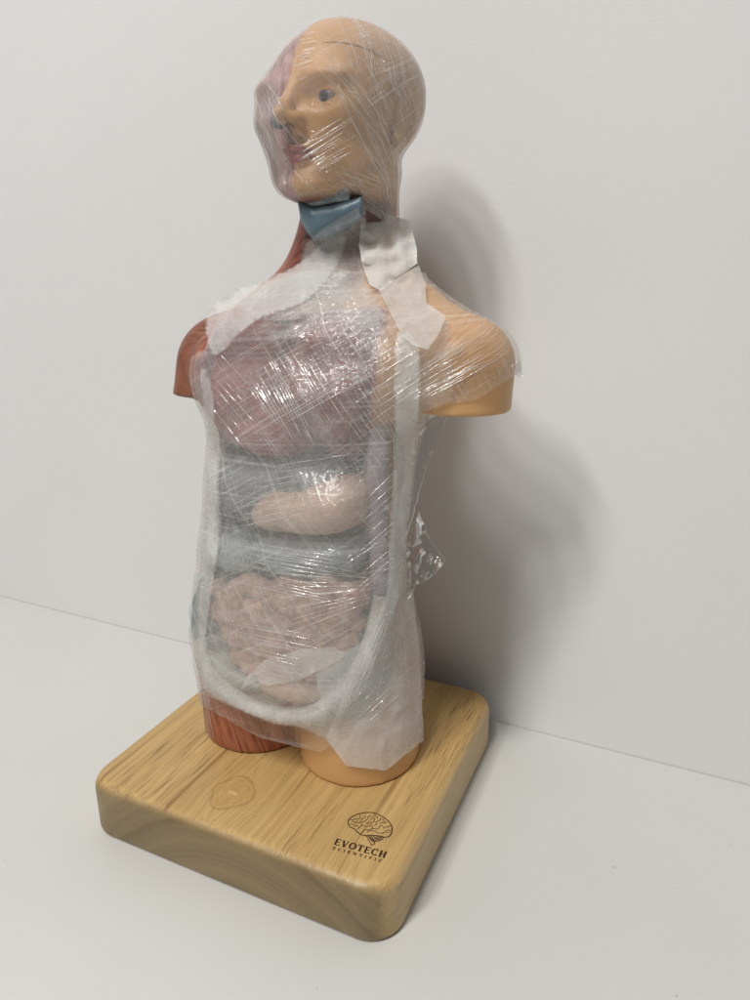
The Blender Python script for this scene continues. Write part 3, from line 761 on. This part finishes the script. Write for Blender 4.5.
# --- packing sheet
FOAMF = mat_foam('packing_sheet_flap', .50)
FOAM1, FOAM2, FOAM3 = mat_foam('packing_sheet_thin', .26), mat_foam('packing_sheet_double', .50), mat_foam('packing_sheet_thick', .84)
sheet_root = empty('packing_sheet', (float(ROOT[0]), .05, T+.2), 'thin white translucent packing sheet draped over the front of the torso under the stretch film', 'packing sheet')
SO = np.array([ROOT[0], .05, T+.2])
body_bvh = bvh_of([(BV, BF)])
def patch(name, poly, mat, off, bvhs, step=4.0, wrinkle=.0006, seed=0, lift=None, label=None, smooth_depth=False, blend=0, soft=0):
    """a cut piece of sheet laid on the surface under it: outline as read off the photograph"""
    if blend:
        q_ = [np.array(p, float) for p in poly]; L_n = len(q_); poly = []
        for i in range(L_n):
            p0, p1, p2, p3 = q_[i-1], q_[i], q_[(i+1) % L_n], q_[(i+2) % L_n]
            for t in (0, .25, .5, .75): poly.append(tuple(.5*((2*p1)+(-p0+p2)*t+(2*p0-5*p1+4*p2-p3)*t*t+(-p0+3*p1-3*p2+p3)*t**3)))
    B = []
    for a, b in zip(poly, poly[1:]+poly[:1]):
        n = max(1, int(math.dist(a, b)/step))
        for i in range(n):
            t = i/n; w = .7*noise.noise(Vector((a[0]*.03+seed+t*4, b[1]*.03, seed*1.3)))
            B.append((a[0]+(b[0]-a[0])*t+w, a[1]+(b[1]-a[1])*t+w*.6))
    xs = [p[0] for p in B]; ys = [p[1] for p in B]
    I = [(x_+random.uniform(-.8, .8), y_+random.uniform(-.8, .8)) for x_ in np.arange(min(xs), max(xs), step) for y_ in np.arange(min(ys), max(ys), step)]
    r = delaunay_2d_cdt([Vector(p) for p in B+I], [], [list(range(len(B)))], 2, 1e-4)
    P2, F = [tuple(p) for p in r[0]], r[2]
    hits = [cast(p[0], p[1], bvhs) for p in P2]
    good = [i for i, q in enumerate(hits) if q is not None]
    if smooth_depth:
        A_ = np.array([[1, P2[g][0], P2[g][1]] for g in good]); sol = np.linalg.lstsq(A_, np.array([hits[g][0] for g in good]), rcond=None)[0]
        pl = [float(sol @ (1, p[0], p[1])) for p in P2]; sh = max(0, max(pl[g]-hits[g][0] for g in good)*.6)
        hits = [(pl[i]-sh, None, None, 0) for i in range(len(P2))]; good = list(range(len(P2)))
    if soft:
        nbr = {}
        for f_ in F:
            for a_ in f_: nbr.setdefault(a_, set()).update(f_)
        dd_ = [q[0] if q is not None else None for q in hits]; dd_ = [min((math.dist(P2[g], P2[i]), dd_[g]) for g in good)[1] if dd_[i] is None else dd_[i] for i in range(len(dd_))]; d0 = list(dd_)
        for _ in range(soft): dd_ = [min(d0[i]+.0004, sum(dd_[g] for g in nbr.get(i, {i}))/len(nbr.get(i, {i}))) for i in range(len(dd_))]
        hits = [(dd_[i], None, None, hits[i][3] if hits[i] is not None else 0) for i in range(len(dd_))]; good = list(range(len(dd_)))
    V, fold = [], []
    for i, p in enumerate(P2):
        c, d_ = ray(*p)
        if hits[i] is None:
            gd = sorted(good, key=lambda g: (P2[g][0]-p[0])**2+(P2[g][1]-p[1])**2)[:4]
            dist = sum(hits[g][0] for g in gd)/len(gd)+.0012*math.dist(P2[gd[0]], p)*.4
        else: dist = hits[i][0]
        q = c+d_*dist
        w = noise.noise(Vector((q[0]*110+seed*3, q[1]*110, q[2]*70)))
        w2 = 1-abs(noise.noise(Vector((q[0]*75+seed*5, q[1]*75+2, q[2]*52-q[0]*40))))*3.2
        lf = lift(p) if lift else 0
        of = off if hits[i] is None or hits[i][3] == 0 else max(off, .0014)
        V.append(q-d_*(of+wrinkle*(w+max(0, w2)*1.2)+lf)); fold.append(max(0, w2)**3*.5)
    Ba = np.array(B); fade = np.ones(len(P2))
    if blend: fade = np.array([min(1, np.min(np.hypot(Ba[:, 0]-p[0], Ba[:, 1]-p[1]))/blend) for p in P2]); fade = .12+.88*fade*fade*(3-2*fade)
    return mesh_obj(name, V, F, mat, sheet_root, SO, attrs={'fold': ('FLOAT', np.array(fold)), 'fade': ('FLOAT', fade)}, label=label)
# main sheet follows the torso all round the front and sides
m, n = len(ZT), NTH+1
top_px = [(150, 372), (204, 350), (214, 326), (232, 300), (262, 276), (300, 262), (330, 240), (352, 222), (376, 213), (415, 222), (425, 300), (450, 320), (428, 352), (430, 400), (600, 410)]
bot_px = [(150, 670), (203, 688), (225, 703), (250, 714), (275, 724), (300, 727), (322, 736), (345, 764), (385, 770), (419, 742), (600, 735)]
SV, _ = surf(RT+.0011, ZT, axis_t, ths); SVf = SV.reshape(-1, 3)
px, py = project(SVf)
tpy = np.interp(px, [p[0] for p in top_px], [p[1] for p in top_px]); bpy_ = np.interp(px, [p[0] for p in bot_px], [p[1] for p in bot_px])
TH_ = np.tile(np.arctan2(np.sin(tt), np.cos(tt)), (m, 1)).reshape(-1)
field = np.minimum(np.minimum(py-tpy, bpy_-py), 60*(np.cos(TH_-math.radians(-62))+.25))
field = field+np.array([1.2*noise.noise(Vector((p[0]*120, p[1]*120, p[2]*120))) for p in SVf])
wrk = np.array([noise.noise(Vector((p[0]*110, p[1]*110, p[2]*80)))*.0004 for p in SVf])
SV2 = SVf.copy(); SV2[:, :2] += rad*wrk[:, None]
fold = np.array([max(0, 1-abs(noise.noise(Vector((p[0]*70, p[1]*70+2, p[2]*50-p[0]*45))))*3.4)**3*.6 for p in SVf])
cv, (cfold,), cfaces = clip_mesh(SV2, [fold], TF, field)
mesh_obj('sheet_panel', cv, cfaces, FOAM1, sheet_root, SO, attrs={'fold': ('FLOAT', cfold), 'fade': ('FLOAT', np.ones(len(cv)))})
FB = [film_bvh]; FBH = [film_bvh, body_bvh]
patch('folded_edge', [(206, 318), (220, 299), (240, 288), (264, 281), (300, 262), (330, 236), (347, 238), (334, 272), (302, 303), (262, 318), (240, 334), (222, 352), (210, 352)], FOAM2, .0013, FBH, seed=1, wrinkle=.0006, blend=1.0, soft=6)
patch('folded_edge', [(298, 302), (302, 262), (306, 244), (324, 227), (346, 214), (366, 208), (365, 285), (388, 322), (342, 334), (312, 322)], FOAM1, -.0008, [film_bvh, torso_bvh], seed=2, wrinkle=.0006, blend=1.5, soft=8)
patch('folded_edge', [(232, 300), (262, 286), (305, 270), (345, 268), (372, 290), (384, 318), (352, 326), (318, 312), (290, 322), (258, 318)], FOAM1, -.0016, FB, seed=12, wrinkle=.0008, blend=1.2)
patch('collar', [(361, 226), (366, 215), (380, 212), (396, 217), (412, 221), (413, 233), (417, 250), (417, 263), (395, 279), (381, 291), (370, 285), (363, 268), (359, 245)], FOAM3, .0, [film_bvh, body_bvh], seed=3, wrinkle=.0026, smooth_depth=True, label='opaque doubled piece of the sheet standing up beside the neck')
patch('flap', [(379, 290), (396, 279), (419, 265), (426, 285), (426, 303), (446, 316), (441, 329), (428, 350), (413, 345), (402, 336), (390, 312)], FOAMF, .0030, FBH, seed=4, wrinkle=.0016, label='pointed corner of the sheet lying on the shoulder')
patch('flap', [(240, 690), (246, 677), (264, 661), (300, 649), (334, 647), (347, 655), (328, 666), (300, 680), (268, 686), (256, 681)], FOAM2, -.0009, FB, seed=5, wrinkle=.0006, label='turned-up lower corner of the sheet')
patch('flap', [(312, 652), (345, 650), (378, 636), (366, 685), (348, 716), (322, 704), (316, 680)], FOAM2, -.0012, FB, seed=6, wrinkle=.0006, blend=1.0)
patch('folded_edge', [(345, 694), (376, 622), (394, 572), (409, 560), (414, 600), (421, 680), (424, 741), (419, 744), (386, 771), (346, 766), (326, 738)], FOAM2, -.0006, FBH, seed=7, wrinkle=.0009)
patch('folded_edge', [(394, 350), (402, 330), (420, 350), (419, 414), (413, 470), (407, 540), (402, 590), (386, 620), (390, 520), (394, 450)], FOAM3, -.0006, FB, seed=8, wrinkle=.0006, blend=1.0)
patch('folded_edge', [(200, 372), (212, 384), (216, 440), (221, 520), (214, 580), (206, 640), (214, 672), (203, 668), (197, 610), (207, 540), (208, 470)], FOAM2, -.0008, FB, seed=14, wrinkle=.0006, blend=1.0)
patch('folded_edge', [(203, 660), (222, 676), (248, 700), (275, 712), (305, 714), (330, 704), (345, 716), (326, 738), (300, 728), (275, 725), (250, 715), (225, 704), (204, 690)], FOAM2, -.0010, FBH, seed=9, wrinkle=.0007, blend=1.0)

# --- stretch film
FILM_T = mat_film('stretch_film', [(31, 700, 8, .56, .70, .75), (-49, 640, 7, .57, .70, .75), (3, 720, 8, .56, .70, .7), (66, 600, 10, .60, .72, .45)], .045, .12, .11, .0007, 60)
FILM_H = mat_film('stretch_film_head', [(-52, 1150, 5, .57, .70, .8), (33, 1100, 6, .60, .72, .6), (-38, 950, 6, .58, .71, .8), (-62, 800, 7, .61, .72, .6)], .05, .28, .13, .0011, 70, .0026)
FILM_L = mat_film('stretch_film_loose', [(60, 500, 20, .62, .74, .5)], .02, .16, .36, .0012, 70)
film = empty('stretch_film', (float(ROOT[0]), float(ROOT[1]), T+.05), 'clear plastic stretch film wound tightly around the head, shoulder and trunk of the torso model', 'plastic film')
FO = np.array([ROOT[0], ROOT[1], T+.05])
px, py = project(film_v)
Rr = np.linalg.norm(film_v[:, :2]-ctr, axis=1); Hh_ = film_v[:, 2]-T
bot = np.interp(px, [150, 203, 260, 320, 420, 600], [700, 706, 738, 752, 700, 690])
topl = np.interp(px, [150, 204, 214, 240, 300, 350, 380, 420, 600], [372, 352, 328, 300, 272, 246, 262, 270, 270])
low = np.interp(px, [380, 415, 440, 470, 520], [900, 900, 430, 404, 372])
stump = (film_v[:, 0]-ctr[:, 0] > .0745) & (Hh_ > .19)
field = np.minimum(np.minimum(py-topl, bot-py), np.where(stump, low-py, 100.0))
wrapd = np.where(py > 690, .6, 1.0)
fv, (ffl, fwr), fF = clip_mesh(film_v, [fl.reshape(-1, 3), wrapd], TF, field)
TWR = mesh_obj('trunk_wrap', fv, fF, FILM_T, film, FO, attrs={'flat': ('FLOAT_VECTOR', ffl), 'wrap': ('FLOAT', fwr)})

# head wrap
def axis_h(z):
    t_ = np.clip((z-(T+.30))/.05, 0, 1); a = np.array(lean(z-T)); return a*(1-t_)+np.array([HB[0], HB[1]])*t_
head_all = bvh_of([(WV, HF), (h2w(ev), ef), (BV, BF)])
ZTOP = float(WV[:, 2].max()); ZH = np.linspace(T+.297, ZTOP-.0007, 110)
def clip_h(q, z):
    return q*min(1, .05/np.linalg.norm(q)) if z-T < .322 and np.linalg.norm(q) > .034 else q
ths2, RH = wrap_radii(head_all, ZH, axis_h, NTH, clip_h)
# hull in the vertical direction too (film bridges brow, nose and chin, and runs from jaw to collar)
for i in range(NTH):
    pts = [(z, r) for z, r in zip(ZH, RH[:, i])]
    hl = hull2(pts+[(ZH[0], -1), (ZH[-1], -1)]); up_ = hl[hl[:, 1] > -.5]; up_ = up_[np.argsort(up_[:, 0])]
    full = np.interp(ZH, up_[:, 0], up_[:, 1]); w = np.where(ZH-T < .325, .12, np.where(ZH-T < .333, .12+.73*(ZH-T-.325)/.008, .85))
    rear = .5+.5*math.sin(ths2[i]); w = w*(1-.9*sstep(.3, .6, rear)*(ZH-T < .372))
    RH[:, i] = RH[:, i]*(1-w)+full*w
RH = vsm(RH, 3)
RH = .25*np.roll(RH, 1, 1)+.5*RH+.25*np.roll(RH, -1, 1)
# closing crown
zt_ = ZH[-1]
HVv, th2 = surf(RH+.0012, ZH, axis_h, ths2)
flh = flat_of(HVv); hv = HVv.reshape(-1, 3)
wr2 = np.array([noise.noise(Vector((p[0]*70, p[1]*70, p[2]*60)))*.0005+noise.noise(Vector((p[0]*200, p[1]*200, p[2]*160)))*.0002 for p in hv])
c2 = np.stack([axis_h(z) for z in hv[:, 2]]); rd2 = hv[:, :2]-c2; rd2 /= np.linalg.norm(rd2, axis=1)[:, None]+1e-9
hv2 = hv.copy(); hv2[:, :2] += rd2*wr2[:, None]
px, py = project(hv2)
lim = np.interp(px, [240, 268, 290, 330, 360, 385, 400, 430], [194, 196, 200, 199, 206, 222, 232, 240])
facing = ((hv2-CAM) * np.concatenate([rd2, np.zeros((len(rd2), 1))], 1)).sum(1) < .0
fieldh = np.minimum(lim-py, (hv2[:, 2]-(T+.302))*1700)
nlast = [(len(ZH)-1)*(NTH+1)+i for i in range(NTH+1)]
tag_ = np.zeros(len(hv2)); tag_[nlast] = np.arange(1, NTH+2)
cvh, (cflh, ctag), FF = clip_mesh(hv2, [flh.reshape(-1, 3), tag_], quads(len(ZH), NTH+1), fieldh)
FV = list(cvh); fla = list(cflh); FF = list(FF)
mp = {nlast[int(round(t))-1]: i for i, t in enumerate(ctag) if t >= 1 and abs(t-round(t)) < 1e-6 and cvh[i][2] > ZH[-1]-1e-6}
# crown: rings shrinking to the top
last = [(len(ZH)-1)*(NTH+1)+i for i in range(NTH+1)]
prev = [mp[i] for i in last]; cax = axis_h(zt_); rl = RH[-1].mean()
for q in range(1, 7):
    s_ = 1-q/6; cur = []
    for i, g in enumerate(last):
        p = hv2[g]; FV.append(np.array([cax[0]+(p[0]-cax[0])*s_, cax[1]+(p[1]-cax[1])*s_, zt_+.0022*(1-s_*s_)])); fla.append(flh.reshape(-1, 3)[g]*np.array([s_, 1, 1])+np.array([0, rl*(1-s_), 0])); cur.append(len(FV)-1)
    for i in range(NTH): FF.append((prev[i], prev[i+1], cur[i+1], cur[i]))
    prev = cur
HW = mesh_obj('head_wrap', FV, FF, FILM_H, film, FO, attrs={'flat': ('FLOAT_VECTOR', np.array(fla)), 'wrap': ('FLOAT', .65+1.5*sstep(320, 385, project(np.array(FV))[0])+1.7*sstep(292, 264, project(np.array(FV))[0]))})
hf_bvh = BVHTree.FromPolygons([tuple(p) for p in FV], FF)
tf_bvh = BVHTree.FromPolygons([tuple(p) for p in fv], fF)

# loose crumpled ends of the film
LV, LF = [], []
def loose(name, poly, depth_px, amp, seed, step=3.4):
    hitd = cast(*depth_px, [film_bvh])[0]
    B = []
    for a, b in zip(poly, poly[1:]+poly[:1]):
        nn = max(1, int(math.dist(a, b)/step))
        for i in range(nn):
            t = i/nn; w = 1.5*noise.noise(Vector((a[0]*.1+t*5, b[1]*.1, seed)))
            B.append((a[0]+(b[0]-a[0])*t+w, a[1]+(b[1]-a[1])*t+w))
    xs = [p[0] for p in B]; ys = [p[1] for p in B]
    I = [(x_, y_) for x_ in np.arange(min(xs), max(xs), step) for y_ in np.arange(min(ys), max(ys), step)]
    r = delaunay_2d_cdt([Vector(p) for p in B+I], [], [list(range(len(B)))], 2, 1e-4)
    V, fa = [], []
    for p in r[0]:
        c, d_ = ray(p[0], p[1]); q = c+d_*hitd
        w = (abs(noise.noise(Vector((p[0]*.09, p[1]*.055, seed))))*2-.5)+.2*(abs(noise.noise(Vector((p[0]*.19, p[1]*.15, seed+3))))*2-.4)
        V.append(q-d_*(amp*w)); fa.append((p[0]*.0005, -p[1]*.0005, 0))
    nb = len(B)
    for a in range(0, nb, 1):  # whitish tubes along the outline, put in for the edge highlights
        seg = [V[(a+q) % nb] for q in range(3)]
        if noise.noise(Vector((a*.35, seed, 1.5))) > -.25: v_, f_ = tube([np.array(p) for p in seg], .00016, 5); n0 = len(LV); LV.extend(v_); LF.extend(tuple(i+n0 for i in g) for g in f_)
    return mesh_obj(name, V, r[2], FILM_L, film, FO, smooth=True, attrs={'flat': ('FLOAT_VECTOR', np.array(fa)), 'wrap': ('FLOAT', np.ones(len(V)))})
loose('loose_end', [(398, 588), (394, 574), (404, 560), (412, 530), (419, 512), (424, 524), (430, 540), (440, 553), (445, 560), (436, 572), (428, 580), (415, 586), (410, 598), (402, 600)], (408, 570), .006, 1)
loose('loose_end', [(420, 412), (446, 416), (443, 430), (436, 446), (428, 462), (419, 492), (412, 520), (405, 540), (410, 500), (416, 460)], (412, 440), .0012, 4)
loose('loose_end', [(512, 366), (519, 360), (523, 376), (518, 378)], (470, 380), .0015, 6)

# stretched creases as thin raised ridges; some bands stand in for glints
CR = mat_crease_and_glint(); CV, CF = [], []
def ridge_band(a0, a1, b0, b1, cnt, bv, r=.00020, jit=3.0, off=.0004, cut=.35):
    for q in range(cnt):
        t = (q+random.uniform(-.35, .35))/max(1, cnt-1); t = min(max(t, 0), 1)
        p = np.array(a0)*(1-t)+np.array(b0)*t; e = np.array(a1)*(1-t)+np.array(b1)*t
        s0, s1 = random.uniform(0, cut), 1-random.uniform(0, cut)
        p, e = p+(e-p)*s0+rng.normal(0, jit*.15, 2), p+(e-p)*s1+rng.normal(0, jit*.25, 2)
        N = 24; P, rr = [], []
        for i in range(N+1):
            w = i/N; c_ = cast(*(p*(1-w)+e*w), bv)
            if c_ is None: continue
            P.append(c_[1]-ray(*(p*(1-w)+e*w))[1]*off); rr.append(r*random.uniform(.7, 1.2)*math.sin(PI*min(max(w, .03), .97))**.4)
        if len(P) > 4:
            rr = [rr[i] for i in range(len(P))]; v, f = tube(P, rr, 5); n0 = len(CV); CV.extend(v); CF.extend(tuple(i+n0 for i in g) for g in f)
TB = [tf_bvh]; HBV = [hf_bvh]
ridge_band((215, 352), (345, 285), (235, 455), (390, 365), 17, TB)          # rising to the right over the chest
ridge_band((330, 350), (432, 290), (345, 440), (440, 372), 11, TB)
ridge_band((255, 335), (325, 450), (318, 330), (375, 420), 10, TB, .00026)          # falling to the right
ridge_band((244, 380), (285, 440), (266, 342), (318, 446), 13, TB, .00036)  # thicker whitish ridges put in for the bright chest glints
ridge_band((335, 705), (408, 625), (350, 758), (417, 705), 9, TB, .00018)
ridge_band((393, 580), (240, 548), (397, 592), (246, 648), 13, TB, .00018)
ridge_band((397, 590), (338, 712), (402, 596), (408, 690), 8, TB, .0002)
ridge_band((398, 575), (392, 420), (404, 572), (416, 450), 7, TB, .00018)
ridge_band((352, 372), (366, 402), (360, 366), (376, 392), 5, TB, .00034)
ridge_band((372, 290), (374, 291), (406, 341), (407, 342), 2, TB)
ridge_band((205, 400), (250, 458), (215, 350), (265, 400), 7, TB)
ridge_band((330, 400), (385, 470), (350, 350), (410, 450), 9, TB)
ridge_band((225, 540), (360, 560), (225, 580), (362, 612), 13, TB)         # almost level over the belly
ridge_band((250, 470), (350, 455), (222, 530), (345, 505), 10, TB)
ridge_band((225, 620), (330, 640), (232, 650), (310, 670), 8, TB)
ridge_band((365, 500), (412, 455), (352, 600), (400, 560), 9, TB)
ridge_band((400, 380), (500, 318), (418, 405), (512, 352), 10, TB)
ridge_band((412, 394), (478, 362), (416, 404), (480, 370), 4, TB, .0004)          # over the shoulder
ridge_band((420, 330), (470, 300), (430, 370), (500, 330), 7, TB)
n0 = len(CV); CV.extend(LV); CF.extend(tuple(i+n0 for i in g) for g in LF)
mesh_obj('crease_and_glint', CV, CF, CR, TWR, FO); CV, CF = [], []
ridge_band((298, 36), (320, 30), (291, 82), (314, 74), 10, HBV, .00034)  # forehead glints, built as short bright tubes on the film
ridge_band((292, 153), (322, 136), (306, 172), (338, 152), 7, HBV, .00034)  # cheek highlights, likewise built as bright tubes
ridge_band((312, 108), (318, 116), (340, 88), (362, 96), 6, HBV, .0002)
ridge_band((310, 60), (400, 160), (380, 35), (420, 110), 9, HBV, .00012)
ridge_band((330, 80), (390, 190), (390, 110), (410, 175), 7, HBV, .00012)
ridge_band((288, 152), (352, 108), (305, 176), (362, 150), 12, HBV, .00014)
ridge_band((262, 75), (288, 60), (262, 110), (292, 90), 6, HBV, .00014)
ridge_band((310, 190), (395, 200), (350, 160), (400, 190), 6, HBV, .00012)
ridge_band((262, 110), (280, 185), (272, 90), (292, 140), 6, HBV, .00014)
mesh_obj('crease_and_glint', CV, CF, CR, HW, FO)

# ------------------------------------------------------------------ light
w = bpy.data.worlds.new('World'); scene.world = w; w.use_nodes = True
bg = w.node_tree.nodes['Background']; bg.inputs[0].default_value = (1.0, .99, .97, 1); bg.inputs[1].default_value = .10
def area(name, loc, target, sx, sy, power, col):
    L = bpy.data.lights.new(name, 'AREA'); L.shape = 'RECTANGLE'; L.size = sx; L.size_y = sy; L.energy = power; L.color = col
    o = bpy.data.objects.new(name, L); COL.objects.link(o); o.location = loc
    o.rotation_euler = (Vector(target)-Vector(loc)).to_track_quat('-Z', 'Y').to_euler(); return o
def panel(ydist, zc, sxl, sxh, dy, power):
    """ceiling panel whose edges lie along given directions as seen from the wall beside the torso"""
    x0, x1 = .125-sxh*ydist, .125-sxl*ydist
    return area('ceiling_lamp', ((x0+x1)/2, WALL_Y-ydist, zc), ((x0+x1)/2, WALL_Y-ydist, 0), x1-x0, dy, power*.92, (1, .98, .94))
for yd, dyy, pw, a_, b_ in ((.90, .20, 9.5, .04, .17), (1.11, .21, 10.5, .14, .25), (1.36, .27, 11.5, .26, .36), (1.68, .33, 14.0, .34, .43), (2.06, .34, 17.0, .22, .33)):
    panel(yd, 1.90, a_, b_, dyy, pw)

scene.view_settings.view_transform = 'Standard'; scene.view_settings.look = 'None'; scene.view_settings.exposure = 0; scene.view_settings.gamma = 1
scene.render.engine = 'CYCLES'
scene.cycles.max_bounces = 10; scene.cycles.transparent_max_bounces = 32; scene.cycles.diffuse_bounces = 4
scene.cycles.use_denoising = True
scene.cycles.sample_clamp_indirect = 6
